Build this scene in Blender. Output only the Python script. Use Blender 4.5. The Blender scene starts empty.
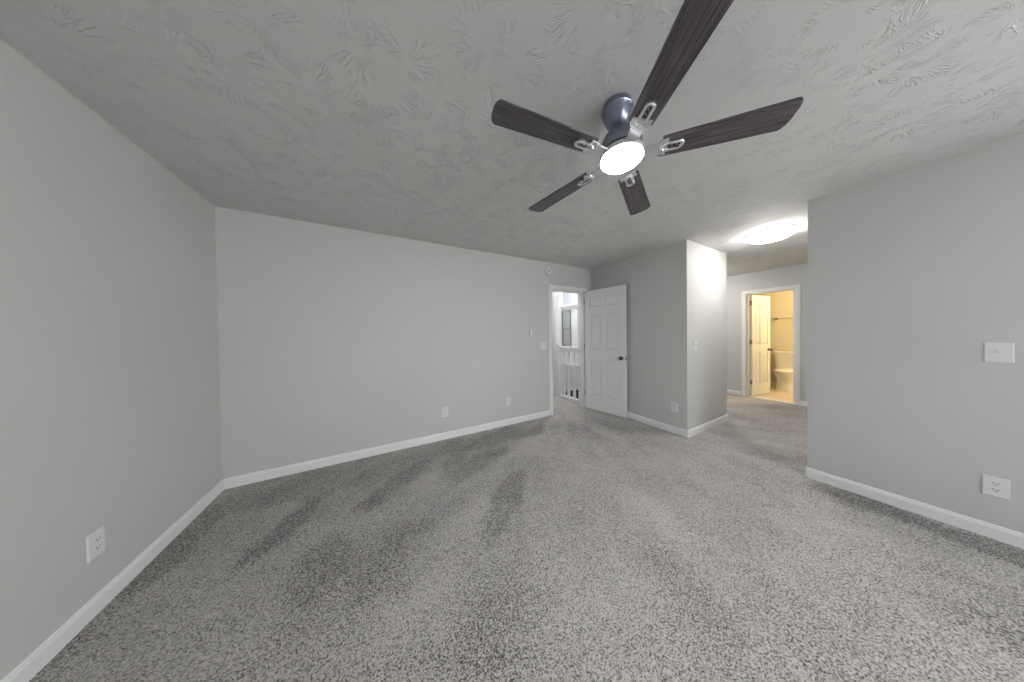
import bpy, bmesh, math, random
from mathutils import Vector, Matrix, Euler
random.seed(7)
PI = math.pi
sc = bpy.context.scene
COL = sc.collection

# ------------------------------------------------------------------ camera
YAW, PITCH, ROLL, HC = 0.5073, -0.0124, -0.0143, 1.309
FPX, CX, CY = 236.69, 512.0, 337.06
def cam_to_world(X3, Y, Z3):
    c, s = math.cos(ROLL), math.sin(ROLL); X = c*X3 - s*Z3; Z2 = s*X3 + c*Z3
    c, s = math.cos(PITCH), math.sin(PITCH); Y1 = c*Y - s*Z2; Z = s*Y + c*Z2
    c, s = math.cos(YAW), math.sin(YAW)
    return Vector((c*X + s*Y1, -s*X + c*Y1, Z))
cam_data = bpy.data.cameras.new('camera')
cam = bpy.data.objects.new('camera', cam_data); COL.objects.link(cam)
rt, fw, up = cam_to_world(1, 0, 0), cam_to_world(0, 1, 0), cam_to_world(0, 0, 1)
cam.matrix_world = Matrix(((rt.x, up.x, -fw.x, 0), (rt.y, up.y, -fw.y, 0), (rt.z, up.z, -fw.z, HC), (0, 0, 0, 1)))
cam_data.sensor_fit = 'HORIZONTAL'; cam_data.sensor_width = 36
cam_data.lens = 36*FPX/1024
cam_data.shift_y = (CY - 341)/1024
cam_data.clip_start = 0.02
sc.camera = cam

# ------------------------------------------------------------------ world, exposure, large lights
sc.view_settings.view_transform = 'Standard'
sc.view_settings.look = 'None'
sc.view_settings.gamma = 1
sc.view_settings.use_curve_mapping = False
sc.view_settings.exposure = 0.29
w = bpy.data.worlds.new('world'); sc.world = w; w.use_nodes = True
w.node_tree.nodes['Background'].inputs[0].default_value = (0.75, 0.85, 1, 1)
w.node_tree.nodes['Background'].inputs[1].default_value = 1.0

XB0 = 3.2996
def area(name, loc, direction, sx, sy, power, color):
    l = bpy.data.lights.new(name, 'AREA'); l.shape = 'RECTANGLE'; l.size = sx; l.size_y = sy
    l.energy = power; l.color = color
    o = bpy.data.objects.new(name, l); COL.objects.link(o); o.location = loc
    o.rotation_euler = Vector(direction).to_track_quat('-Z', 'Y').to_euler()
    return o
area('daylight', (1.35, -3.34, 1.45), (-0.1, 1, -0.1), 1.9, 1.4, 54, (0.98, 0.99, 1.0))
area('daylight_side', (XB0+0.10, -2.20, 1.45), (-1, 0.25, -0.1), 1.3, 1.4, 76, (0.98, 0.99, 1.0))
area('landing_fill', (2.6, 3.6, 3.05), (0, 0, -1), 1.2, 0.5, 13, (1.0, 1.0, 1.0))  # unseen lamp added under the closed ceiling to brighten the landing
area('stairwell_fill', (4.3, 4.3, 3.05), (0, 0, -1), 1.2, 1.5, 34, (1.0, 1.0, 1.0))  # added fill lamp for the bright stairwell; the ceiling has no opening
P_FAN, P_HALL, P_BATH = 112.0, 36.0, 150.0       # emission strengths of the lamps' glass

# ------------------------------------------------------------------ materials
def nt(name):
    m = bpy.data.materials.new(name); m.use_nodes = True
    n = m.node_tree.nodes; l = m.node_tree.links
    return m, n, l, n['Principled BSDF']
def simple(name, col, rough=0.5, metal=0.0, emit=0, spec=0.5):
    m, n, l, b = nt(name)
    b.inputs['Base Color'].default_value = (*col, 1)
    b.inputs['Roughness'].default_value = rough; b.inputs['Metallic'].default_value = metal
    b.inputs['Specular IOR Level'].default_value = spec
    tc = n.new('ShaderNodeTexCoord'); no = n.new('ShaderNodeTexNoise'); no.inputs['Scale'].default_value = 14
    l.new(tc.outputs['Object'], no.inputs['Vector'])
    mx = n.new('ShaderNodeMapRange'); mx.inputs[3].default_value = max(0, rough-0.05); mx.inputs[4].default_value = min(1, rough+0.05)
    l.new(no.outputs[0], mx.inputs[0]); l.new(mx.outputs[0], b.inputs['Roughness'])
    if emit:
        b.inputs['Emission Color'].default_value = (*col, 1); b.inputs['Emission Strength'].default_value = emit
    return m
def wall_paint(name, col, bump=0.12):
    m, n, l, b = nt(name)
    b.inputs['Base Color'].default_value = (*col, 1); b.inputs['Roughness'].default_value = 0.6
    b.inputs['Specular IOR Level'].default_value = 0.3
    tc = n.new('ShaderNodeTexCoord')
    no = n.new('ShaderNodeTexNoise'); no.inputs['Scale'].default_value = 130; no.inputs['Detail'].default_value = 3
    n2 = n.new('ShaderNodeTexNoise'); n2.inputs['Scale'].default_value = 1.3; n2.inputs['Detail'].default_value = 3
    l.new(tc.outputs['Object'], no.inputs['Vector']); l.new(tc.outputs['Object'], n2.inputs['Vector'])
    cr = n.new('ShaderNodeMapRange'); cr.inputs[3].default_value = 0.97; cr.inputs[4].default_value = 1.03
    l.new(n2.outputs[0], cr.inputs[0])
    vm = n.new('ShaderNodeVectorMath'); vm.operation = 'SCALE'; vm.inputs[0].default_value = col
    l.new(cr.outputs[0], vm.inputs['Scale']); l.new(vm.outputs[0], b.inputs['Base Color'])
    bp = n.new('ShaderNodeBump'); bp.inputs['Strength'].default_value = bump; bp.inputs['Distance'].default_value = 0.002
    l.new(no.outputs[0], bp.inputs['Height']); l.new(bp.outputs[0], b.inputs['Normal'])
    return m

def N(n, typ, **kw):
    x = n.new(typ)
    for k, v in kw.items(): setattr(x, k, v)
    return x
def math_node(n, l, op, a, b=None, clamp=False):
    x = n.new('ShaderNodeMath'); x.operation = op; x.use_clamp = clamp
    for i, v in enumerate((a, b)):
        if v is None: continue
        if isinstance(v, (int, float)): x.inputs[i].default_value = v
        else: l.new(v, x.inputs[i])
    return x.outputs[0]

def ceiling_material():
    """white ceiling with a stomped 'crow's foot' texture: radial brush ridges round scattered centres"""
    m, n, l, b = nt('stomped_ceiling_plaster')
    b.inputs['Base Color'].default_value = (0.64, 0.64, 0.63, 1); b.inputs['Roughness'].default_value = 0.7
    b.inputs['Specular IOR Level'].default_value = 0.3
    tc = n.new('ShaderNodeTexCoord')
    heights = []
    for k, (sc_, off) in enumerate(((3.6, (0, 0, 0)), (3.1, (7.3, 3.1, 0)))):
        mp = n.new('ShaderNodeMapping'); mp.inputs['Location'].default_value = off
        l.new(tc.outputs['Object'], mp.inputs['Vector'])
        fl = n.new('ShaderNodeVectorMath'); fl.operation = 'MULTIPLY'; fl.inputs[1].default_value = (1, 1, 0)
        l.new(mp.outputs[0], fl.inputs[0])
        vo = n.new('ShaderNodeTexVoronoi'); vo.voronoi_dimensions = '2D'; vo.inputs['Scale'].default_value = sc_
        l.new(fl.outputs[0], vo.inputs['Vector'])
        # cell centre comes back in input space
        su = n.new('ShaderNodeVectorMath'); su.operation = 'SUBTRACT'
        l.new(fl.outputs[0], su.inputs[0]); l.new(vo.outputs['Position'], su.inputs[1])
        wn = n.new('ShaderNodeTexNoise'); wn.inputs['Scale'].default_value = 14; wn.inputs['Detail'].default_value = 2
        l.new(tc.outputs['Object'], wn.inputs['Vector'])
        ws = n.new('ShaderNodeVectorMath'); ws.operation = 'SCALE'; ws.inputs['Scale'].default_value = 0.022
        wc = n.new('ShaderNodeVectorMath'); wc.operation = 'SUBTRACT'; wc.inputs[1].default_value = (0.5, 0.5, 0.5)
        l.new(wn.outputs['Color'], wc.inputs[0]); l.new(wc.outputs[0], ws.inputs[0])
        ad = n.new('ShaderNodeVectorMath'); ad.operation = 'ADD'; l.new(su.outputs[0], ad.inputs[0]); l.new(ws.outputs[0], ad.inputs[1])
        sp = n.new('ShaderNodeSeparateXYZ'); l.new(ad.outputs[0], sp.inputs[0])
        ang = math_node(n, l, 'ARCTAN2', sp.outputs[1], sp.outputs[0])
        ln = n.new('ShaderNodeVectorMath'); ln.operation = 'LENGTH'; l.new(su.outputs[0], ln.inputs[0])
        r = ln.outputs['Value']
        sep = n.new('ShaderNodeSeparateColor'); l.new(vo.outputs['Color'], sep.inputs[0])
        cb = n.new('ShaderNodeCombineXYZ')
        l.new(math_node(n, l, 'MULTIPLY', ang, 7.0), cb.inputs[0])
        l.new(math_node(n, l, 'MULTIPLY', r, 7.0), cb.inputs[1])
        l.new(math_node(n, l, 'MULTIPLY', sep.outputs[0], 30.0), cb.inputs[2])
        no = n.new('ShaderNodeTexNoise'); no.inputs['Scale'].default_value = 1.0; no.inputs['Detail'].default_value = 1.5
        l.new(cb.outputs[0], no.inputs['Vector'])
        # thin ridges where the noise crosses its middle
        d = math_node(n, l, 'ABSOLUTE', math_node(n, l, 'SUBTRACT', no.outputs[0], 0.5))
        rid = n.new('ShaderNodeMapRange'); rid.interpolation_type = 'SMOOTHSTEP'
        rid.inputs[1].default_value = 0.0; rid.inputs[2].default_value = 0.045; rid.inputs[3].default_value = 1; rid.inputs[4].default_value = 0
        l.new(d, rid.inputs[0])
        fade = n.new('ShaderNodeMapRange'); fade.interpolation_type = 'SMOOTHSTEP'
        fade.inputs[1].default_value = 0.175; fade.inputs[2].default_value = 0.12; fade.inputs[3].default_value = 0; fade.inputs[4].default_value = 1
        l.new(r, fade.inputs[0])
        inner = n.new('ShaderNodeMapRange'); inner.interpolation_type = 'SMOOTHSTEP'
        inner.inputs[1].default_value = 0.02; inner.inputs[2].default_value = 0.05
        l.new(r, inner.inputs[0])
        bn = n.new('ShaderNodeTexNoise'); bn.inputs['Scale'].default_value = 9
        l.new(tc.outputs['Object'], bn.inputs['Vector'])
        br = n.new('ShaderNodeMapRange'); br.interpolation_type = 'SMOOTHSTEP'; br.inputs[1].default_value = 0.44; br.inputs[2].default_value = 0.60
        l.new(bn.outputs[0], br.inputs[0])
        h = math_node(n, l, 'MULTIPLY', rid.outputs[0], fade.outputs[0])
        h = math_node(n, l, 'MULTIPLY', h, inner.outputs[0])
        h = math_node(n, l, 'MULTIPLY', h, br.outputs[0])
        heights.append(h)
    hh = math_node(n, l, 'MAXIMUM', heights[0], heights[1])
    sm = n.new('ShaderNodeTexNoise'); sm.inputs['Scale'].default_value = 60; sm.inputs['Detail'].default_value = 4
    l.new(tc.outputs['Object'], sm.inputs['Vector'])
    hh = math_node(n, l, 'ADD', hh, math_node(n, l, 'MULTIPLY', sm.outputs[0], 0.25))
    bp = n.new('ShaderNodeBump'); bp.inputs['Strength'].default_value = 0.70; bp.inputs['Distance'].default_value = 0.0055
    l.new(hh, bp.inputs['Height']); l.new(bp.outputs[0], b.inputs['Normal'])
    return m

STROKES = [(0.82, 1.64, 0.44, 0.12, -2.39, 1),(0.83, 2.27, 0.49, 0.15, -2.7, 0.9),(0.6, 2.38, 0.35, 0.09, -2.24, 0.7),
 (0.11, 2.32, 0.46, 0.12, -2.49, 1),(-0.55, 2.23, 0.5, 0.11, -2.05, 1),(-0.5, 2.66, 0.58, 0.22, -0.07, 0.8),
 (0.09, 1.54, 0.28, 0.24, -2.43, 0.6),(-0.32, 1.7, 0.26, 0.17, -1.74, 0.7),(-1.15, 2.23, 0.55, 0.10, 1.49, 0.8),
 (3.16, 0.06, 0.5, 0.13, -1.6, 1.2),(2.3, -0.08, 0.2, 0.12, -1.44, 0.4),(1.19, 2.72, 1.19, 0.2, 3.1, 0.7),
 (2.27, 2.31, 0.36, 0.2, 1.73, 0.4),(1.31, 0.62, 0.26, 0.14, -1.97, 0.3),(0.42, 1.02, 0.22, 0.16, -2.1, 0.3),(2.85, 2.3, 0.5, 0.13, -1.47, 0.6)]
def carpet_material():
    m, n, l, b = nt('grey_cut_pile_carpet')
    b.inputs['Roughness'].default_value = 0.95; b.inputs['Specular IOR Level'].default_value = 0.1
    b.inputs['Sheen Weight'].default_value = 0.15
    tc = n.new('ShaderNodeTexCoord')
    wn = n.new('ShaderNodeTexNoise'); wn.inputs['Scale'].default_value = 3.5; wn.inputs['Detail'].default_value = 4
    l.new(tc.outputs['Object'], wn.inputs['Vector'])
    wc = n.new('ShaderNodeVectorMath'); wc.operation = 'SUBTRACT'; wc.inputs[1].default_value = (0.5, 0.5, 0.5)
    ws = n.new('ShaderNodeVectorMath'); ws.operation = 'SCALE'; ws.inputs['Scale'].default_value = 0.28
    wa = n.new('ShaderNodeVectorMath'); wa.operation = 'ADD'
    l.new(wn.outputs['Color'], wc.inputs[0]); l.new(wc.outputs[0], ws.inputs[0])
    l.new(tc.outputs['Object'], wa.inputs[0]); l.new(ws.outputs[0], wa.inputs[1])
    tot = None
    for (x, y, L, W, a, s) in STROKES:          # where the pile was brushed the other way
        mp = n.new('ShaderNodeMapping'); mp.vector_type = 'TEXTURE'
        mp.inputs['Location'].default_value = (x, y, 0); mp.inputs['Rotation'].default_value = (0, 0, a); mp.inputs['Scale'].default_value = (L, W, 50)
        l.new(wa.outputs[0], mp.inputs['Vector'])
        ln = n.new('ShaderNodeVectorMath'); ln.operation = 'LENGTH'; l.new(mp.outputs[0], ln.inputs[0])
        mr = n.new('ShaderNodeMapRange'); mr.interpolation_type = 'SMOOTHSTEP'
        mr.inputs[1].default_value = 1.25; mr.inputs[2].default_value = 0.55; mr.inputs[3].default_value = 0; mr.inputs[4].default_value = s
        l.new(ln.outputs['Value'], mr.inputs[0])
        tot = mr.outputs[0] if tot is None else math_node(n, l, 'MAXIMUM', tot, mr.outputs[0])
    # fine tufts
    t1 = n.new('ShaderNodeTexNoise'); t1.inputs['Scale'].default_value = 155; t1.inputs['Detail'].default_value = 3; t1.inputs['Roughness'].default_value = 0.65
    t2 = n.new('ShaderNodeTexVoronoi'); t2.inputs['Scale'].default_value = 185
    l.new(tc.outputs['Object'], t1.inputs['Vector']); l.new(tc.outputs['Object'], t2.inputs['Vector'])
    sepc = n.new('ShaderNodeSeparateColor'); l.new(t2.outputs['Color'], sepc.inputs[0])
    mixv = math_node(n, l, 'ADD', math_node(n, l, 'MULTIPLY', t1.outputs[0], 0.75), math_node(n, l, 'MULTIPLY', sepc.outputs[0], 0.25))
    big = n.new('ShaderNodeTexNoise'); big.inputs['Scale'].default_value = 2.0; big.inputs['Detail'].default_value = 5
    l.new(tc.outputs['Object'], big.inputs['Vector'])
    bias = math_node(n, l, 'MULTIPLY', tot, -0.075)
    bias = math_node(n, l, 'ADD', bias, math_node(n, l, 'MULTIPLY', math_node(n, l, 'SUBTRACT', big.outputs[0], 0.5), 0.12))
    # faint vacuum lanes fanning out from the doorway corner
    off = n.new('ShaderNodeVectorMath'); off.operation = 'SUBTRACT'; off.inputs[1].default_value = (2.9, 3.3, 0)
    l.new(wa.outputs[0], off.inputs[0])
    so = n.new('ShaderNodeSeparateXYZ'); l.new(off.outputs[0], so.inputs[0])
    an = math_node(n, l, 'ARCTAN2', so.outputs[0], math_node(n, l, 'MULTIPLY', so.outputs[1], -1.0))
    lv = n.new('ShaderNodeVectorMath'); lv.operation = 'LENGTH'; l.new(off.outputs[0], lv.inputs[0])
    cv = n.new('ShaderNodeCombineXYZ'); l.new(math_node(n, l, 'MULTIPLY', an, 9.0), cv.inputs[0]); l.new(math_node(n, l, 'MULTIPLY', lv.outputs['Value'], 1.3), cv.inputs[1])
    ns = n.new('ShaderNodeTexNoise'); ns.inputs['Scale'].default_value = 1.0; ns.inputs['Detail'].default_value = 2.5; l.new(cv.outputs[0], ns.inputs['Vector'])
    bias = math_node(n, l, 'ADD', bias, math_node(n, l, 'MULTIPLY', math_node(n, l, 'SUBTRACT', ns.outputs[0], 0.5), 0.17))
    v = math_node(n, l, 'ADD', mixv, bias)
    cr = n.new('ShaderNodeValToRGB'); e = cr.color_ramp.elements
    e[0].position = 0.36; e[0].color = (0.085, 0.08, 0.076, 1)
    e[1].position = 0.62; e[1].color = (0.56, 0.535, 0.515, 1)
    k = cr.color_ramp.elements.new(0.44); k.color = (0.29, 0.275, 0.264, 1)
    k = cr.color_ramp.elements.new(0.52); k.color = (0.455, 0.435, 0.42, 1)
    l.new(v, cr.inputs[0]); l.new(cr.outputs[0], b.inputs['Base Color'])
    bp = n.new('ShaderNodeBump'); bp.inputs['Strength'].default_value = 0.7; bp.inputs['Distance'].default_value = 0.008
    l.new(t1.outputs[0], bp.inputs['Height']); l.new(bp.outputs[0], b.inputs['Normal'])
    return m

def wood_material():
    m, n, l, b = nt('weathered_grey_wood')
    b.inputs['Roughness'].default_value = 0.42
    tc = n.new('ShaderNodeTexCoord'); mp = n.new('ShaderNodeMapping'); mp.inputs['Scale'].default_value = (4, 130, 60)
    l.new(tc.outputs['Object'], mp.inputs['Vector'])
    no = n.new('ShaderNodeTexNoise'); no.inputs['Scale'].default_value = 1.0; no.inputs['Detail'].default_value = 6; no.inputs['Distortion'].default_value = 0.8
    l.new(mp.outputs[0], no.inputs['Vector'])
    cr = n.new('ShaderNodeValToRGB'); e = cr.color_ramp.elements
    e[0].position = 0.35; e[0].color = (0.040, 0.034, 0.037, 1); e[1].position = 0.68; e[1].color = (0.14, 0.122, 0.128, 1)
    l.new(no.outputs[0], cr.inputs[0]); l.new(cr.outputs[0], b.inputs['Base Color'])
    return m
def tile_material():
    m, n, l, b = nt('beige_floor_tile')
    b.inputs['Roughness'].default_value = 0.35
    tc = n.new('ShaderNodeTexCoord'); br = n.new('ShaderNodeTexBrick'); br.offset = 0
    br.inputs['Scale'].default_value = 1; br.inputs['Brick Width'].default_value = 0.3; br.inputs['Row Height'].default_value = 0.3
    br.inputs['Mortar Size'].default_value = 0.004
    br.inputs['Color1'].default_value = (0.62, 0.52, 0.40, 1); br.inputs['Color2'].default_value = (0.66, 0.56, 0.44, 1); br.inputs['Mortar'].default_value = (0.4, 0.33, 0.25, 1)
    l.new(tc.outputs['Object'], br.inputs['Vector']); l.new(br.outputs[0], b.inputs['Base Color'])
    return m
M = dict(
    wall=wall_paint('greige_wall_paint', (0.56, 0.562, 0.545)),
    trim=simple('white_semi_gloss_trim', (0.78, 0.785, 0.775), 0.35),
    doorw=simple('white_door_paint', (0.74, 0.745, 0.735), 0.4),
    plate=simple('white_plastic', (0.70, 0.705, 0.70), 0.35),
    slot=simple('dark_slot', (0.05, 0.05, 0.05), 0.6),
    ceil=ceiling_material(), carpet=carpet_material(), wood=wood_material(), tile=tile_material(),
    nickel=simple('brushed_nickel', (0.72, 0.72, 0.74), 0.28, 0.95),
    smoke=simple('smoked_nickel', (0.24, 0.26, 0.33), 0.3, 0.9),
    darkmetal=simple('aged_bronze', (0.12, 0.11, 0.10), 0.35, 0.85),
    hinge=simple('satin_steel', (0.30, 0.28, 0.26), 0.4, 0.7),
    fanglass=simple('lit_fan_glass', (0.93, 0.96, 1.0), 0.3, 0, P_FAN),
    hallglass=simple('lit_dome_glass', (1.0, 0.97, 0.93), 0.3, 0, P_HALL),
    bathglass=simple('lit_bathroom_glass', (1.0, 0.76, 0.40), 0.3, 0, P_BATH),
    bath=wall_paint('bathroom_paint', (0.60, 0.56, 0.46)),
    porcelain=simple('white_porcelain', (0.80, 0.78, 0.74), 0.12),
    dark=simple('dark_stair_carpet', (0.012, 0.012, 0.014), 0.95, spec=0.1),
    bright=wall_paint('white_stairwell_paint', (0.78, 0.785, 0.78)),
    pane=simple('window_glass', (0.36, 0.38, 0.39), 0.08),
    rubber=simple('rubber_tip', (0.7, 0.7, 0.68), 0.7),
)

# ------------------------------------------------------------------ helpers
def obj(name, bm, mat, parent=None, smooth=False, bevel=0, seg=2):
    me = bpy.data.meshes.new(name); bmesh.ops.recalc_face_normals(bm, faces=bm.faces); bm.to_mesh(me); bm.free()
    if smooth:
        for p in me.polygons: p.use_smooth = True
        me.set_sharp_from_angle(angle=0.6)
    o = bpy.data.objects.new(name, me); COL.objects.link(o)
    for mm in (mat if isinstance(mat, (list, tuple)) else [mat]): me.materials.append(mm)
    if parent: o.parent = parent
    if bevel:
        bv = o.modifiers.new('bevel', 'BEVEL'); bv.width = bevel; bv.segments = seg; bv.limit_method = 'ANGLE'; bv.angle_limit = 0.6
    return o
def tag(o, label=None, cat=None, group=None, kind=None):
    if label: o['label'] = label
    if cat: o['category'] = cat
    if group: o['group'] = group
    if kind: o['kind'] = kind
    return o
def empty(name, loc=(0, 0, 0), rz=0, **kw):
    o = bpy.data.objects.new(name, None); COL.objects.link(o); o.location = loc; o.rotation_euler = (0, 0, rz)
    o.empty_display_size = 0.1
    return tag(o, **kw)
def box(bm, x0, x1, y0, y1, z0, z1):
    v = [bm.verts.new(p) for p in ((x0,y0,z0),(x1,y0,z0),(x1,y1,z0),(x0,y1,z0),(x0,y0,z1),(x1,y0,z1),(x1,y1,z1),(x0,y1,z1))]
    for f in ((0,3,2,1),(4,5,6,7),(0,1,5,4),(1,2,6,5),(2,3,7,6),(3,0,4,7)): bm.faces.new([v[i] for i in f])
def boxes(*bs):
    bm = bmesh.new()
    for b_ in bs: box(bm, *b_)
    return bm
def lathe(profile, n=48, bm=None, M4=None):
    """profile: (r, z) pairs; closed with caps when r>0 at an end"""
    bm = bm or bmesh.new(); rings = []
    for r, z in profile:
        if r < 1e-6: rings.append([bm.verts.new((0, 0, z))])
        else: rings.append([bm.verts.new((r*math.cos(2*PI*i/n), r*math.sin(2*PI*i/n), z)) for i in range(n)])
    for a, b_ in zip(rings, rings[1:]):
        for i in range(n):
            j = (i+1) % n
            if len(a) == 1 and len(b_) > 1: bm.faces.new((a[0], b_[i], b_[j]))
            elif len(b_) == 1 and len(a) > 1: bm.faces.new((a[i], b_[0], a[j]))
            elif len(a) > 1: bm.faces.new((a[i], b_[i], b_[j], a[j]))
    for rg, flip in ((rings[0], 1), (rings[-1], 0)):
        if len(rg) > 1: bm.faces.new(rg if not flip else rg[::-1])
    if M4 is not None: bmesh.ops.transform(bm, matrix=M4, verts=[v for rg in rings for v in rg])
    return bm
def extrude_poly(pts, z0, z1, bm=None):
    bm = bm or bmesh.new()
    a = [bm.verts.new((x, y, z0)) for x, y in pts]; b_ = [bm.verts.new((x, y, z1)) for x, y in pts]
    bm.faces.new(a[::-1]); bm.faces.new(b_)
    for i in range(len(pts)):
        j = (i+1) % len(pts); bm.faces.new((a[i], a[j], b_[j], b_[i]))
    return bm
def tube(path, r, n=10, bm=None):
    bm = bm or bmesh.new(); path = [Vector(p) for p in path]; rings = []
    for i, p in enumerate(path):
        t = (path[min(i+1, len(path)-1)] - path[max(i-1, 0)]).normalized()
        u = t.orthogonal().normalized() if abs(t.z) > .9 else t.cross(Vector((0, 0, 1))).normalized(); v = t.cross(u)
        rings.append([bm.verts.new(p + r*(math.cos(2*PI*k/n)*u + math.sin(2*PI*k/n)*v)) for k in range(n)])
    for a, b_ in zip(rings, rings[1:]):
        for k in range(n): bm.faces.new((a[k], a[(k+1) % n], b_[(k+1) % n], b_[k]))
    bm.faces.new(rings[0][::-1]); bm.faces.new(rings[-1])
    return bm
def loft(rings, bm=None):
    bm = bm or bmesh.new(); R = [[bm.verts.new(p) for p in r] for r in rings]; n = len(R[0])
    for a, b_ in zip(R, R[1:]):
        for k in range(n): bm.faces.new((a[k], a[(k+1) % n], b_[(k+1) % n], b_[k]))
    bm.faces.new(R[0][::-1]); bm.faces.new(R[-1])
    return bm
def struct(name, bm, mat, label, cat, **kw):
    o = obj(name, bm, mat, **kw); return tag(o, label, cat, kind='structure')

# ------------------------------------------------------------------ dimensions
XL, YA, XB, YC, XC, YR, XF, H = -1.218, 3.0087, 3.2996, 1.4993, 4.4293, 0.5591, 6.3328, 2.44
YK = -3.30                                     # wall behind the camera
T = 0.12
DX0, DX1, DH = 2.40, 3.125, 2.03                # bedroom doorway
BY0, BY1 = 1.215, 1.842                         # bathroom doorway
YH = YR - T
# ------------------------------------------------------------------ floors and ceilings
struct('floor', boxes((XL-T, XF+0.06, YK-T, YA, -0.12, 0), (1.6, 3.30, YA, 4.05, -0.12, 0)), M['carpet'],
       'grey speckled cut pile carpet covering the bedroom floor', 'carpet')
tag(obj('floor', boxes((XF+0.06, 8.15, 0.4, 2.7, -0.12, 0.004)), M['tile']), 'beige tiled floor inside the warm lit bathroom', 'floor', kind='structure')
struct('ceiling', boxes((XL-T, XF+T, YK-T, YA+T, H, H+0.1)), M['ceil'], 'off white ceiling with stomped brush texture', 'ceiling')
struct('ceiling', boxes((XF+T, 8.27, 0.3, 2.8, H, H+0.1)), M['bath'], 'plain ceiling above the small bathroom', 'ceiling')
struct('ceiling', boxes((1.5, 5.4, YA+T, 6.0, 3.1, 3.2)), M['bright'], 'high white ceiling over the stairwell', 'ceiling')
# ------------------------------------------------------------------ walls
struct('wall_left', boxes((XL-T, XL, YK-T, YA+T, 0, H)), M['wall'], 'plain grey wall on the left with one outlet', 'wall')
struct('wall_back', boxes((XL, DX0, YA, YA+T, 0, H), (DX0, DX1, YA, YA+T, DH, H), (DX1, XB+T, YA, YA+T, 0, H)), M['wall'],
       'long grey back wall with the open doorway to the stair landing', 'wall')
struct('wall_partition', boxes((XB, XB+T, YC, YA, 0, H), (XB+T, XC, YC, YC+T, 0, H), (XC-T, XC, YC+T, YA, 0, H)), M['wall'],
       'grey partition walls meeting at a corner behind the open door', 'wall')
SY0, SY1 = -2.90, -1.50
struct('wall_right', boxes((XB, XB+T, YK, SY0, 0, H), (XB, XB+T, SY1, YR, 0, H), (XB, XB+T, SY0, SY1, 0, 0.75), (XB, XB+T, SY0, SY1, 2.15, H)), M['wall'], 'grey wall on the right with a switch above an outlet', 'wall')
struct('wall_hall_right', boxes((XB+T, XF, YH, YR, 0, H)), M['wall'], 'hidden side wall of the short hallway', 'wall')
struct('wall_hall_end', boxes((XF, XF+T, 0.3, BY0, 0, H), (XF, XF+T, BY0, BY1, DH, H), (XF, XF+T, BY1, YA+T, 0, H)), M['wall'],
       'grey end wall of the hallway around the bathroom doorway', 'wall')
struct('wall_hall_left', boxes((XC, XF, YA, YA+T, 0, H)), M['wall'], 'far side wall of the hallway behind the partition', 'wall')
WX0, WX1, WZ0, WZ1 = 0.35, 2.35, 0.75, 2.15
struct('wall_front', boxes((XL, WX0, YK-T, YK, 0, H), (WX1, XB+T, YK-T, YK, 0, H), (WX0, WX1, YK-T, YK, 0, WZ0), (WX0, WX1, YK-T, YK, WZ1, H)), M['wall'],
       'grey window wall behind the camera', 'wall')
struct('wall_bathroom_back', boxes((8.15, 8.27, 0.3, 2.8, 0, H)), M['bath'], 'warm lit beige bathroom wall behind the toilet', 'wall')
struct('wall_bathroom_right', boxes((XF+T, 8.15, 0.3, 0.4, 0, H)), M['bath'], 'hidden bathroom side wall carrying the vanity light', 'wall')
struct('wall_bathroom_left', boxes((XF+T, 8.15, 2.7, 2.8, 0, H)), M['bath'], 'hidden bathroom side wall behind the door', 'wall')
struct('wall_landing', boxes((1.6, 3.30, 4.02, 4.12, 0, 3.1), (1.5, 1.6, YA+T, 4.12, 0, 3.1)), M['bright'],
       'white wall at the end of the landing beyond the doorway', 'wall')
struct('wall_stairwell', boxes((4.6, 4.75, 3.13, 6.0, -1.2, 2.10), (5.2, 5.3, 3.13, 6.0, 2.0, 3.1), (3.30, 4.6, 5.26, 5.4, -1.2, 3.1), (3.2, 3.30, 4.12, 5.4, -1.2, 3.1),
       (XB, 5.3, YA+T, YA+T+0.02, -1.2, 3.1), (4.6, 5.2, 5.9, 6.0, 2.0, 3.1), (1.5, XB, YA+T-0.02, YA+T, H+0.1, 3.1)), M['bright'],
       'bright white stairwell walls seen through the open doorway', 'wall')
struct('trim_stairwell', boxes((4.52, 4.6, 3.16, 5.26, 2.06, 2.10), (4.57, 4.6, 3.16, 5.26, 2.0, 2.06), (4.56, 4.6, 3.16, 5.26, 0.40, 0.46)), M['trim'],
       'white moulding ledges along the stairwell wall', 'trim')
st = bmesh.new()
box(st, 3.30, 4.6, 3.15, 4.62, -0.35, -0.18)
for k in range(3): box(st, 3.30, 4.6, 4.62+0.21*k, 4.62+0.21*(k+1) + (0.02 if k == 2 else 0), -0.35-0.17*(k+1), -0.18-0.17*(k+1))
struct('staircase', st, M['dark'], 'dark carpeted stairs descending behind the white railing', 'stairs')

# ------------------------------------------------------------------ baseboards (profile with a bead)
def base_run(bm, p, q, nrm, h=0.088, t=0.013):
    p, q, nrm = Vector(p), Vector(q), Vector(nrm)
    prof = [(0, 0), (t, 0), (t, h-0.022), (t*0.72, h-0.014), (t*0.62, h-0.006), (t*0.3, h), (0, h)]
    a = [bm.verts.new((p.x+nrm.x*d, p.y+nrm.y*d, z)) for d, z in prof]; b_ = [bm.verts.new((q.x+nrm.x*d, q.y+nrm.y*d, z)) for d, z in prof]
    bm.faces.new(a); bm.faces.new(b_[::-1])
    for i in range(len(prof)):
        j = (i+1) % len(prof); bm.faces.new((a[i], a[j], b_[j], b_[i]))
def base(name, runs, label):
    bm = bmesh.new()
    for r in runs: base_run(bm, *r)
    struct(name, bm, M['trim'], label, 'baseboard')
base('baseboard_left', [((XL, YK), (XL, YA), (1, 0))], 'white baseboard along the left wall')
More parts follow.
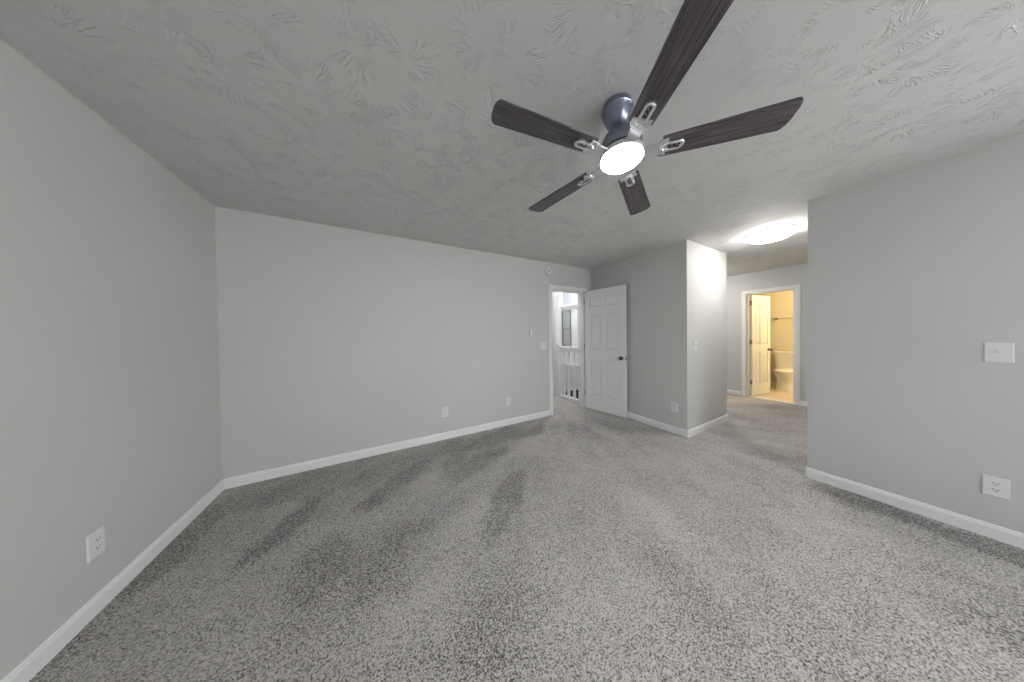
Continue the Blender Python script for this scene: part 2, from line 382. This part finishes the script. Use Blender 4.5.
base('baseboard_back', [((XL+.013, YA), (DX0-.06, YA), (0, -1)), ((DX1+.06, YA), (XB, YA), (0, -1))], 'white baseboard along the long back wall')
base('baseboard_partition', [((XB, YC-.013), (XB, YA-.013), (-1, 0)), ((XB, YC), (XC+.013, YC), (0, -1)), ((XC, YC), (XC, YA), (1, 0))], 'white baseboard wrapping the partition corner')
base('baseboard_right', [((XB, YK), (XB, YR+.002), (-1, 0)), ((XB+.012, YR), (XF, YR), (0, 1))], 'white baseboard along the right wall')
base('baseboard_hall', [((XF, YR+.013), (XF, BY0-.065), (-1, 0)), ((XF, BY1+.085), (XF, YA), (-1, 0))], 'white baseboard beside the bathroom doorway')
base('baseboard_landing', [((1.6, 4.02), (3.2, 4.02), (0, -1))], 'white baseboard at the end of the landing')
base('baseboard_bathroom', [((8.15, .4), (8.15, 2.7), (-1, 0))], 'cream baseboard behind the toilet')

# ------------------------------------------------------------------ door casings (trim)
def casing(bm, a0, a1, top, plane, nrm, axis, wd=0.06, wd_far=None):
    """stepped casing round an opening; axis 'x' = opening runs along x in plane y=plane"""
    for (w_, t_) in ((wd, 0.012), (wd*0.62, 0.019)):
        off = 0.0 if w_ == wd else 0
        o0, o1 = a0 - w_, a1 + w_
        p0, p1 = (plane, plane + nrm*t_) if nrm > 0 else (plane - t_, plane)
        for (u0, u1, z0, z1) in ((o0, a0, 0, top+w_), (a1, o1, 0, top+w_), (a0, a1, top, top+w_)):
            if axis == 'x': box(bm, u0, u1, p0, p1, z0, z1)
            else: box(bm, p0, p1, u0, u1, z0, z1)
bm = bmesh.new(); casing(bm, DX0, DX1, DH, YA, -1, 'x'); casing(bm, DX0, DX1, DH, YA+T+.02, 1, 'x')
box(bm, DX0, DX0+.012, YA, YA+T+.02, 0, DH); box(bm, DX1-.012, DX1, YA, YA+T+.02, 0, DH); box(bm, DX0, DX1, YA, YA+T+.02, DH-.012, DH)
box(bm, DX0+.012, DX0+.024, YA+.045, YA+.075, 0, DH-.012); box(bm, DX1-.024, DX1-.012, YA+.045, YA+.075, 0, DH-.012); box(bm, DX0+.012, DX1-.012, YA+.045, YA+.075, DH-.024, DH-.012)
struct('trim_1', bm, M['trim'], 'white casing and jamb of the bedroom doorway', 'door frame')
bm = bmesh.new(); casing(bm, BY0, BY1, DH, XF, -1, 'y', 0.065)
box(bm, XF, XF+T, BY0, BY0+.012, 0, DH); box(bm, XF, XF+T, BY1-.012, BY1, 0, DH); box(bm, XF, XF+T, BY0, BY1, DH-.012, DH)
box(bm, XF+.03, XF+.06, BY0+.012, BY0+.024, 0, DH-.012); box(bm, XF+.03, XF+.06, BY1-.024, BY1-.012, 0, DH-.012)
struct('trim_2', bm, M['trim'], 'white casing and jamb of the bathroom doorway', 'door frame')
struct('trim_3', boxes((XF+.03, XF+.085, BY0+.012, BY1-.012, 0.0, 0.012)), M['trim'], 'pale threshold strip between hallway carpet and bathroom tile', 'threshold')

# ------------------------------------------------------------------ six panel doors
def panel_door(name, W, Hd, loc, rz, label, knob_mat, swing=1, th=0.035):
    """leaf runs along local +x from the hinge edge, thickness centred on y"""
    root = empty(name, loc, rz, label=label, cat='door', kind='structure')
    bm = bmesh.new(); s = W*0.145; mid = W*0.12; rec = 0.010
    box(bm, 0, W, -th/2+rec, th/2-rec, 0, Hd)
    px = [(s, (W-mid)/2), ((W+mid)/2, W-s)]
    pz = [(0.23, 0.23+0.62), (0.23+0.62+0.16, 0.23+0.62+0.16+0.60), (1.61+0.11, Hd-0.12)]
    for sg in (-1, 1):
        y0, y1 = (sg*th/2, sg*(th/2-rec)) if sg < 0 else (th/2-rec, th/2)
        for (a, b_) in ((0, s), ((W-mid)/2, (W+mid)/2), (W-s, W)): box(bm, a, b_, y0, y1, 0, Hd)
        for (a, b_) in ((0, pz[0][0]), (pz[0][1], pz[1][0]), (pz[1][1], pz[2][0]), (pz[2][1], Hd)):
            for (c, d) in px: box(bm, c, d, y0, y1, a, b_)
        for (c, d) in px:
            for (a, b_) in pz:                      # raised field with sloped edges
                yo, yi = sg*(th/2-rec), sg*(th/2-0.001)
                g, k = 0.012, 0.035
                A = [bm.verts.new(v) for v in ((c+g, yo, a+g), (d-g, yo, a+g), (d-g, yo, b_-g), (c+g, yo, b_-g))]
                B = [bm.verts.new(v) for v in ((c+k, yi, a+k), (d-k, yi, a+k), (d-k, yi, b_-k), (c+k, yi, b_-k))]
                bm.faces.new(B)
                for i in range(4): bm.faces.new((A[i], A[(i+1) % 4], B[(i+1) % 4], B[i]))
    obj('leaf', bm, M['doorw'], root)
    for sg in (-1, 1):
        R = Matrix.Translation((W-0.065, sg*th/2, 0.905)) @ Matrix.Rotation(-sg*PI/2, 4, 'X')
        kb = obj('knob', lathe([(0.0, 0.062), (0.014, 0.061), (0.024, 0.053), (0.027, 0.044), (0.023, 0.034), (0.012, 0.026), (0.011, 0.006), (0.011, 0.0)][::-1], 24, M4=R), knob_mat, root, smooth=True)
        obj('rosette', lathe([(0.031, 0), (0.031, 0.004), (0.024, 0.009), (0.0, 0.009)], 24, M4=R), knob_mat, kb, smooth=True)
    obj('latch', boxes((W, W+0.0015, -0.012, 0.012, 0.875, 0.935), (W, W+0.008, -0.006, 0.006, 0.895, 0.915)), knob_mat, root)
    for hz in (0.22, 1.02, 1.80):
        hb = bmesh.new(); lathe([(0.0065, 0), (0.0065, 0.09), (0.004, 0.096), (0, 0.096)], 12, hb, Matrix.Translation((-0.006, swing*(th/2+0.004), hz)))
        box(hb, -0.003, 0.0, -th/2, th/2, hz, hz+0.09)
        obj('hinge', hb, M['hinge'], root)
    return root
hx, hy = 3.122, 2.985; ex, ey = 3.234, 2.284
L = math.hypot(ex-hx, ey-hy)
panel_door('door_1', L, 2.015, (hx, hy, 0.012), math.atan2(ey-hy, ex-hx), 'white six panel bedroom door standing open against the grey partition', M['darkmetal'], -1)
panel_door('door_2', 0.585, 2.0, (6.462, 1.808, 0.014), -0.19, 'cream lit six panel door opened into the bathroom', M['darkmetal'], 1)

# ------------------------------------------------------------------ windows
def window(name, x0, x1, z0, z1, label, M4, cols=2, rows=2, pane='pane'):
    root = empty(name, label=label, cat='window', kind='structure'); root.matrix_world = M4
    w_, h_ = x1-x0, z1-z0; f = 0.02 if name == 'window_2' else 0.05
    obj('frame', boxes((0, f, 0, .05, 0, h_), (w_-f, w_, 0, .05, 0, h_), (f, w_-f, 0, .05, 0, f), (f, w_-f, 0, .05, h_-f, h_)), M['hinge'] if name == 'window_2' else M['trim'], root)
    bm = bmesh.new()
    for i in range(1, cols): box(bm, w_*i/cols-.012, w_*i/cols+.012, .01, .035, f, h_-f)
    for i in range(1, rows): box(bm, f, w_-f, .012, .037, h_*i/rows-.015, h_*i/rows+.015)
    obj('muntin', bm, M['hinge'] if name == 'window_2' else M['trim'], root)
    return root, w_, h_, f
r, w_, h_, f = window('window_1', WX0, WX1, WZ0, WZ1, 'wide white framed window behind the camera letting in daylight', Matrix.Translation((WX0, YK-.08, WZ0)), 3, 2)
# clear glass
mg, n_, l_, b_ = nt('clear_glass'); b_.inputs['Roughness'].default_value = 0; b_.inputs['Transmission Weight'].default_value = 1; b_.inputs['IOR'].default_value = 1.0
obj('pane', boxes((f, w_-f, .02, .024, f, h_-f)), mg, r)
r, w_, h_, f = window('window_3', SY0, SY1, .75, 2.15, 'white framed side window behind the camera', Matrix.Translation((XB+.03, SY1, .75)) @ Matrix.Rotation(-PI/2, 4, 'Z') @ Matrix.Translation((0, 0, 0)), 1, 2)
obj('pane', boxes((f, w_-f, .02, .024, f, h_-f)), mg, r)
r, w_, h_, f = window('window_2', 0, .34, 0.95, 1.98, 'narrow grey pane window on the stairwell wall', Matrix.Translation((4.6, 5.25, .92)) @ Matrix.Rotation(-PI/2, 4, 'Z') @ Matrix.Translation((0, -.035, 0)), 1, 2)
obj('pane', boxes((f, w_-f, .02, .03, f, h_-f)), M['pane'], r)

# ------------------------------------------------------------------ wall plates
def plate_mesh(w_, h_, t_=0.006):
    bm = bmesh.new(); g = 0.003
    A = [bm.verts.new(v) for v in ((-w_/2, 0, -h_/2), (w_/2, 0, -h_/2), (w_/2, 0, h_/2), (-w_/2, 0, h_/2))]
    B = [bm.verts.new((v.co.x, -t_*.5, v.co.z)) for v in A]
    Cc = [bm.verts.new((v.co.x*(1-2*g/w_), -t_, v.co.z*(1-2*g/h_))) for v in A]
    bm.faces.new(A[::-1]); bm.faces.new(Cc)
    for P, Q in ((A, B), (B, Cc)):
        for i in range(4): bm.faces.new((P[i], P[(i+1) % 4], Q[(i+1) % 4], Q[i]))
    return bm
def outlet(loc, rz, label, group, slots=True):
    r = empty('wall_outlet', loc, rz, label=label, cat='outlet', group=group)
    obj('plate', plate_mesh(0.078, 0.122), M['plate'], r)
    for s in (-1, 1):
        pts = [(0.017*max(-1, min(1, 1.25*math.cos(a))), 0.0135*math.sin(a)) for a in [2*PI*i/24 for i in range(24)]]
        bm = extrude_poly(pts, 0, 0.0025); bmesh.ops.transform(bm, matrix=Matrix.Translation((0, -0.0058, s*0.0195)) @ Matrix.Rotation(PI/2, 4, 'X'), verts=bm.verts)
        rc = obj('socket', bm, M['plate'], r)
        z = s*0.0195
        obj('slot', boxes((-.0085, -.0058, -.0088, -.0082, z-.001, z+.0085)), M['slot'], rc)
        obj('slot', boxes((.0058, .0085, -.0088, -.0082, z-.001, z+.0085)), M['slot'], rc)
        obj('slot', lathe([(0.003, 0), (0.003, 0.0006)], 12, M4=Matrix.Translation((0, -.0082, z-.007)) @ Matrix.Rotation(PI/2, 4, 'X')), M['slot'], rc)
    obj('screw', lathe([(0.003, 0), (0.003, 0.0012), (0.0, 0.0018)], 12, M4=Matrix.Translation((0, -.0058, 0)) @ Matrix.Rotation(PI/2, 4, 'X')), M['nickel'], r)
    return r
def switch(loc, rz, label, gangs=1, w_=0.078):
    r = empty('light_switch', loc, rz, label=label, cat='light switch', group='toggle light switches')
    obj('plate', plate_mesh(w_, 0.122), M['plate'], r)
    for g in range(gangs):
        cx = (g-(gangs-1)/2)*0.046
        tg = obj('toggle', boxes((cx-.0045, cx+.0045, -.017, -.003, -.001, .011)), M['plate'], r, bevel=.0015)
        obj('bezel', boxes((cx-.008, cx+.008, -.0072, -.0055, -.017, .017)), M['plate'], r)
        for s in (-1, 1):
            obj('screw', lathe([(0.0028, 0), (0.0028, 0.0012), (0.0, 0.0018)], 12, M4=Matrix.Translation((cx, -.0058, s*.03)) @ Matrix.Rotation(PI/2, 4, 'X')), M['nickel'], r)
    return r
G = 'duplex wall outlets'
outlet((XL, 1.966, 0.328), PI/2, 'white duplex outlet low on the left wall near the carpet', G)
outlet((0.692, YA, 0.34), 0, 'white outlet low in the middle of the long back wall', G)
outlet((1.594, YA, 0.34), 0, 'white outlet low on back wall nearer the doorway', G)
outlet((XB, 1.647, 0.336), -PI/2, 'white outlet low on the dark partition wall beside the open door', G)
outlet((XB, -0.177, 0.325), -PI/2, 'white outlet low on the right wall below the switch', G)
outlet((3.19, 4.02, 0.36), 0, 'tiny white outlet low on the landing wall beyond the doorway', G)
switch((XB, -0.181, 1.153), -PI/2, 'white toggle switch plate on the right wall above the outlet', 1, 0.082)
switch((2.232, YA, 1.123), 0, 'wide white double switch plate beside the bedroom doorway', 2, 0.118)
switch((3.495, YC, 1.125), 0, 'white switch plate on the bright wall facing the hallway', 1)
t = empty('remote_holder', (1.990, YA, 1.36), 0, label='small white fan remote in its wall cradle left of the double switch', cat='remote control')
obj('cradle', boxes((-.026, .026, -.012, 0, -.075, .0), (-.026, -.021, -.024, -.012, -.075, -.01), (.021, .026, -.024, -.012, -.075, -.01), (-.021, .021, -.024, -.020, -.075, -.035)), M['plate'], t, bevel=.002)
rm = obj('remote', boxes((-.020, .020, -.0195, -.0125, -.07, .07)), M['plate'], t, bevel=.003)
obj('button', boxes((-.010, .010, -.021, -.0195, .035, .050), (-.010, .010, -.021, -.0195, .010, .025)), M['hinge'], rm)
t = empty('smoke_detector', (2.340, YA, 2.300), 0, label='round white detector high on the back wall above the doorway', cat='smoke detector')
RX = Matrix.Rotation(PI/2, 4, 'X')
obj('housing', lathe([(.062, 0), (.062, .012), (.052, .026), (.030, .032), (.022, .030), (.0, .030)], 40, M4=RX), M['plate'], t, smooth=True)
obj('sensor', lathe([(.016, .029), (.016, .034), (.010, .037), (0, .037)], 24, M4=RX), M['hinge'], t, smooth=True)
# spring door stop on the baseboard end
t = empty('door_stop', (3.335, YR+.013, 0.045), 0, label='small white spring door stop at the end of the right wall baseboard', cat='door stop')
obj('mount', lathe([(.011, 0), (.011, .004), (.006, .008), (0, .008)], 16, M4=Matrix.Rotation(-PI/2, 4, 'X')), M['plate'], t, smooth=True)
hel = [(.0055*math.cos(a*.9), .006+.062*a/60, .0055*math.sin(a*.9)) for a in range(61)]
obj('spring', tube(hel, .0013, 6), M['plate'], t, smooth=True)
obj('tip', lathe([(.0075, 0), (.008, .010), (.005, .014), (0, .014)], 16, M4=Matrix.Translation((0, .067, 0)) @ Matrix.Rotation(-PI/2, 4, 'X')), M['rubber'], t, smooth=True)

# ------------------------------------------------------------------ ceiling fan
def ceiling_fan():
    ax, ay, zb = 1.0262, 0.7411, 2.15
    tx, ty = 0.0376, -0.0256                       # it hangs a couple of degrees off plumb
    Rm = Matrix.Rotation(tx, 4, 'Y') @ Matrix.Rotation(ty, 4, 'X')
    top = Vector((ax, ay, zb)) + Rm @ Vector((0, 0, H-zb))
    root = empty('ceiling_fan', label='five blade ceiling fan with dark wood blades and glowing round light', cat='ceiling fan')
    root.matrix_world = Matrix.Translation((top.x, top.y, H)) @ Rm
    D = -(H-zb)                                    # blade plane in local z
    can = obj('canopy', lathe([(.0, 0), (.066, 0), (.066, -.018), (.072, -.022), (.073, -.030), (.069, -.036), (.066, -.048), (.058, -.075), (.046, -.098), (.034, -.108), (.022, -.112), (.0, -.112)], 48), M['smoke'], root, smooth=True)
    can.rotation_euler = Rm.inverted().to_euler(); can.location = (0.014, 0.032, 0)
    obj('downrod', tube([(.014, .032, -.10), (.0, .0, -.170)], .013, 20), M['nickel'], root, smooth=True)
    obj('motor_housing', lathe([(.0, -.135), (.020, -.135), (.026, -.142), (.030, -.160), (.056, -.175), (.080, -.195), (.090, -.215), (.092, D-.0+.045), (.086, D+.030), (.060, D+.026), (0, D+.026)], 56), M['smoke'], root, smooth=True)
    obj('light_ring', lathe([(.060, D+.026), (.085, D+.022), (.098, D+.010), (.101, D-.004), (.099, D-.012), (.094, D-.012), (.0, D-.006)], 56), M['nickel'], root, smooth=True)
    obj('light_diffuser', lathe([(.093, D-.007), (.093, D-.013), (.086, D-.020), (.066, D-.027), (.034, D-.031), (.0, D-.032)], 56), M['fanglass'], root, smooth=True)
    # blade outline along +x
    wi, wt, r0, r1 = .0506, .064, .165, .626
    pts = [(r0, -wi+.004), (r0+.004, -wi)]
    pts += [(r0+(r1-r0)*k/8, -(wi+(wt-wi)*k/8)) for k in range(1, 8)]
    pts += [(r1-.016, -wt+.0005), (r1-.006, -wt+.005), (r1+.003, -wt+.018), (r1+.008, -wt*.35), (r1+.008, wt*.35), (r1+.003, wt-.018), (r1-.006, wt-.005), (r1-.016, wt-.0005)]
    pts += [(r0+(r1-r0)*k/8, (wi+(wt-wi)*k/8)) for k in range(7, 0, -1)]
    pts += [(r0+.004, wi), (r0, wi-.004)]
    first = None
    for i in range(5):
        ang = 2.9489 - i*math.radians(72)
        Mb = Matrix.Translation((0, 0, D)) @ Matrix.Rotation(ang, 4, 'Z') @ Matrix.Rotation(-.0377, 4, 'Y') @ Matrix.Rotation(-.1654, 4, 'X')
        if first is None:
            bl = obj('blade', extrude_poly(pts, 0, .006), M['wood'], root, bevel=.0012)
            # iron: flat arm from the motor, then a slotted grip under the blade root
            ib = bmesh.new()
            arm = [(.088, -.027), (.115, -.026), (.140, -.028), (.165, -.040), (.190, -.040), (.190, .040), (.165, .040), (.140, .028), (.115, .026), (.088, .027)]
            extrude_poly(arm, -.005, -.0005, ib)
            ir = obj('blade_iron', ib, M['nickel'], bl, bevel=.001)
            lb = bmesh.new(); n = 28; R = []
            for k in range(n):
                a = 2*PI*k/n; cxx = .208 + (.026 if math.cos(a) > 0 else -.026); c_, s_ = math.cos(a), math.sin(a)
                R.append([lb.verts.new((cxx+c_*rr, s_*rr, zz)) for rr, zz in ((.022, 0), (.022, -.008), (.019, -.011), (.013, -.011), (.010, -.008), (.010, 0))])
            for k in range(n):
                for q in range(6): lb.faces.new((R[k][q], R[(k+1) % n][q], R[(k+1) % n][(q+1) % 6], R[k][(q+1) % 6]))
            lp = obj('grip', lb, M['nickel'], bl, smooth=True)
            scb = bmesh.new()
            for sx_ in (.188, .208, .228): lathe([(.0, -.006), (.0035, -.005), (.0045, -.0015), (.0045, 0)], 10, scb, Matrix.Translation((sx_, 0, 0)))
            sw = obj('screw', scb, M['nickel'], bl, smooth=True)
            first = (bl, ir, lp, sw)
        else:
            bl = first[0].copy(); COL.objects.link(bl); bl.parent = root
            ir = first[1].copy(); COL.objects.link(ir); ir.parent = bl
            for s_ in first[2:]:
                c = s_.copy(); COL.objects.link(c); c.parent = bl
        bl.matrix_local = Mb
    return root
ceiling_fan()

# ------------------------------------------------------------------ hallway ceiling light
t = empty('ceiling_light', (3.96, 0.95, H), 0, label='glowing round flush dome light on the hallway ceiling', cat='ceiling light')
obj('pan', lathe([(0, 0), (.205, 0), (.205, -.012), (.19, -.018), (0, -.018)], 56), M['trim'], t, smooth=True)
obj('glass_dome', lathe([(.19, -.018), (.192, -.026), (.182, -.048), (.150, -.072), (.100, -.088), (.045, -.096), (.0, -.098)], 56), M['hallglass'], t, smooth=True)
obj('finial', lathe([(.0, -.125), (.006, -.122), (.009, -.113), (.006, -.105), (.011, -.099), (.011, -.097), (0, -.096)], 16), M['nickel'], t, smooth=True)

u = t.copy(); COL.objects.link(u); u.location = (5.45, 2.35, H); u['label'] = 'added unseen dome light round the partition corner that brightens the hallway'  # extra dome out of view, added to lift the hallway's far end
for ch in list(t.children):
    c = ch.copy(); COL.objects.link(c); c.parent = u

# ------------------------------------------------------------------ stair railing beyond the doorway
t = empty('stair_railing', (3.25, 3.5, 0), 0, label='white stair railing with balusters seen through the bedroom doorway', cat='railing')
def rel(bm): bmesh.ops.translate(bm, vec=(-3.25, -3.5, 0), verts=bm.verts); return bm
obj('handrail', rel(boxes((3.215, 3.285, 3.155, 3.79, .99, 1.045), (3.222, 3.278, 3.155, 3.79, .94, .99))), M['trim'], t, bevel=.008)
obj('shoe_rail', rel(boxes((3.215, 3.285, 3.155, 3.79, 0, .055))), M['trim'], t, bevel=.006)
for y in (3.244, 3.40, 3.556, 3.69):
    bm = bmesh.new()
    box(bm, 3.231, 3.269, y-.024, y+.024, .055, .25)
    lathe([(.019, .25), (.012, .262), (.018, .275), (.012, .29), (.016, .45), (.018, .55), (.012, .75), (.011, .80), (.017, .815), (.012, .828), (.018, .84)], 16, bm, Matrix.Translation((3.25, y, 0)))
    box(bm, 3.232, 3.268, y-.024, y+.024, .84, .94)
    obj('baluster', rel(bm), M['trim'], t)
bm = boxes((3.212, 3.288, 3.79, 3.866, 0, 1.06)); 
obj('newel_post', rel(bm), M['trim'], t, bevel=.004)
obj('newel_cap', rel(boxes((3.203, 3.297, 3.781, 3.875, 1.06, 1.085))), M['trim'], t, bevel=.006)
t = empty('square_column', (3.285, 3.955, 0), 0, label='slim white column with capital standing behind the stair railing', cat='column')
obj('shaft', boxes((-.045, .045, -.045, .045, .12, 2.08)), M['trim'], t, bevel=.003)
obj('plinth', boxes((-.055, .055, -.055, .055, 0, .12)), M['trim'], t, bevel=.005)
obj('capital', boxes((-.055, .055, -.055, .055, 2.08, 2.10), (-.049, .049, -.049, .049, 2.10, 2.20), (-.062, .062, -.062, .062, 2.20, 2.235), (-.045, .045, -.045, .045, 2.235, 3.1)), M['trim'], t, bevel=.003)

# ------------------------------------------------------------------ bathroom: toilet, towel bar, vanity lamp
def ell(cx, cy, z, a, b_, n=32, p=2.0, back=None):
    out = []
    for k in range(n):
        t_ = 2*PI*k/n; c, s = math.cos(t_), math.sin(t_)
        x = cx + a*math.copysign(abs(c)**(2/p), c); y = cy + b_*math.copysign(abs(s)**(2/p), s)
        if back is not None: x = min(x, back)
        out.append((x, y, z))
    return out
tl = empty('toilet', (8.15, 1.60, 0.004), 0, label='white two piece toilet partly hidden by the bathroom door jamb', cat='toilet')
# local: wall at x=0, bowl towards -x
obj('pedestal', loft([ell(-.38, 0, 0, .26, .165, p=2.6), ell(-.38, 0, .03, .255, .16, p=2.6), ell(-.37, 0, .14, .235, .145, p=2.4), ell(-.38, 0, .22, .24, .145, p=2.3), ell(-.41, 0, .30, .265, .165), ell(-.43, 0, .37, .285, .185), ell(-.43, 0, .395, .285, .187)]), M['porcelain'], tl, smooth=True)
obj('seat', loft([ell(-.43, 0, .395, .28, .185), ell(-.43, 0, .400, .29, .192), ell(-.43, 0, .412, .29, .192), ell(-.43, 0, .416, .283, .187)]), M['porcelain'], tl, smooth=True)
obj('lid', loft([ell(-.43, 0, .419, .285, .188), ell(-.43, 0, .424, .29, .192), ell(-.43, 0, .438, .28, .186), ell(-.43, 0, .445, .24, .155)]), M['porcelain'], tl, smooth=True)
obj('tank', loft([ell(-.125, 0, .395, .085, .20, p=7), ell(-.125, 0, .42, .092, .215, p=7), ell(-.125, 0, .78, .100, .235, p=7)]), M['porcelain'], tl, bevel=.004)
obj('tank_lid', loft([ell(-.127, 0, .78, .106, .245, p=7), ell(-.127, 0, .786, .110, .250, p=7), ell(-.127, 0, .812, .110, .250, p=7), ell(-.127, 0, .822, .098, .238, p=7)]), M['porcelain'], tl)
hb = bmesh.new(); lathe([(.014, 0), (.014, .008), (0, .010)], 16, hb, Matrix.Translation((-.222, .16, .70)) @ Matrix.Rotation(-PI/2, 4, 'Y')); tube([(-.236, .16, .70), (-.238, .13, .695), (-.238, .09, .69)], .006, 8, hb)
obj('flush_handle', hb, M['nickel'], tl, smooth=True)
t = empty('towel_bar', (8.15, 1.55, 1.585), 0, label='metal towel bar mounted on the bathroom wall above the toilet', cat='towel bar')
obj('bar', tube([(-.07, -.31, 0), (-.07, .31, 0)], .008, 12), M['hinge'], t, smooth=True)
for s in (-.3, .3):
    obj('bracket', loft([[(x, s+y, z) for x, y, z in ((-.012, -.028, -.028), (-.012, .028, -.028), (-.012, .028, .028), (-.012, -.028, .028))][::1],
        [(-.045, s-.014, -.014), (-.045, s+.014, -.014), (-.045, s+.014, .014), (-.045, s-.014, .014)], [(-.085, s-.014, -.014), (-.085, s+.014, -.014), (-.085, s+.014, .014), (-.085, s-.014, .014)]]), M['hinge'], t)
    obj('wall_plate', boxes((-.012, 0, s-.028, s+.028, -.028, .028)), M['hinge'], t)
t = empty('vanity_light', (7.45, 0.40, 2.02), 0, label='warm glowing vanity light on the hidden bathroom side wall', cat='wall light')
obj('back_plate', boxes((-.3, .3, 0, .025, -.05, .05)), M['nickel'], t, bevel=.004)
for xx in (-.2, 0, .2):
    obj('shade', lathe([(.0, -.07), (.035, -.068), (.055, -.05), (.06, 0), (.045, .045), (.02, .06), (0, .06)], 24, M4=Matrix.Translation((xx, .10, 0))), M['bathglass'], t, smooth=True)
    obj('arm', tube([(xx, .025, .0), (xx, .05, 0)], .01, 8), M['nickel'], t)
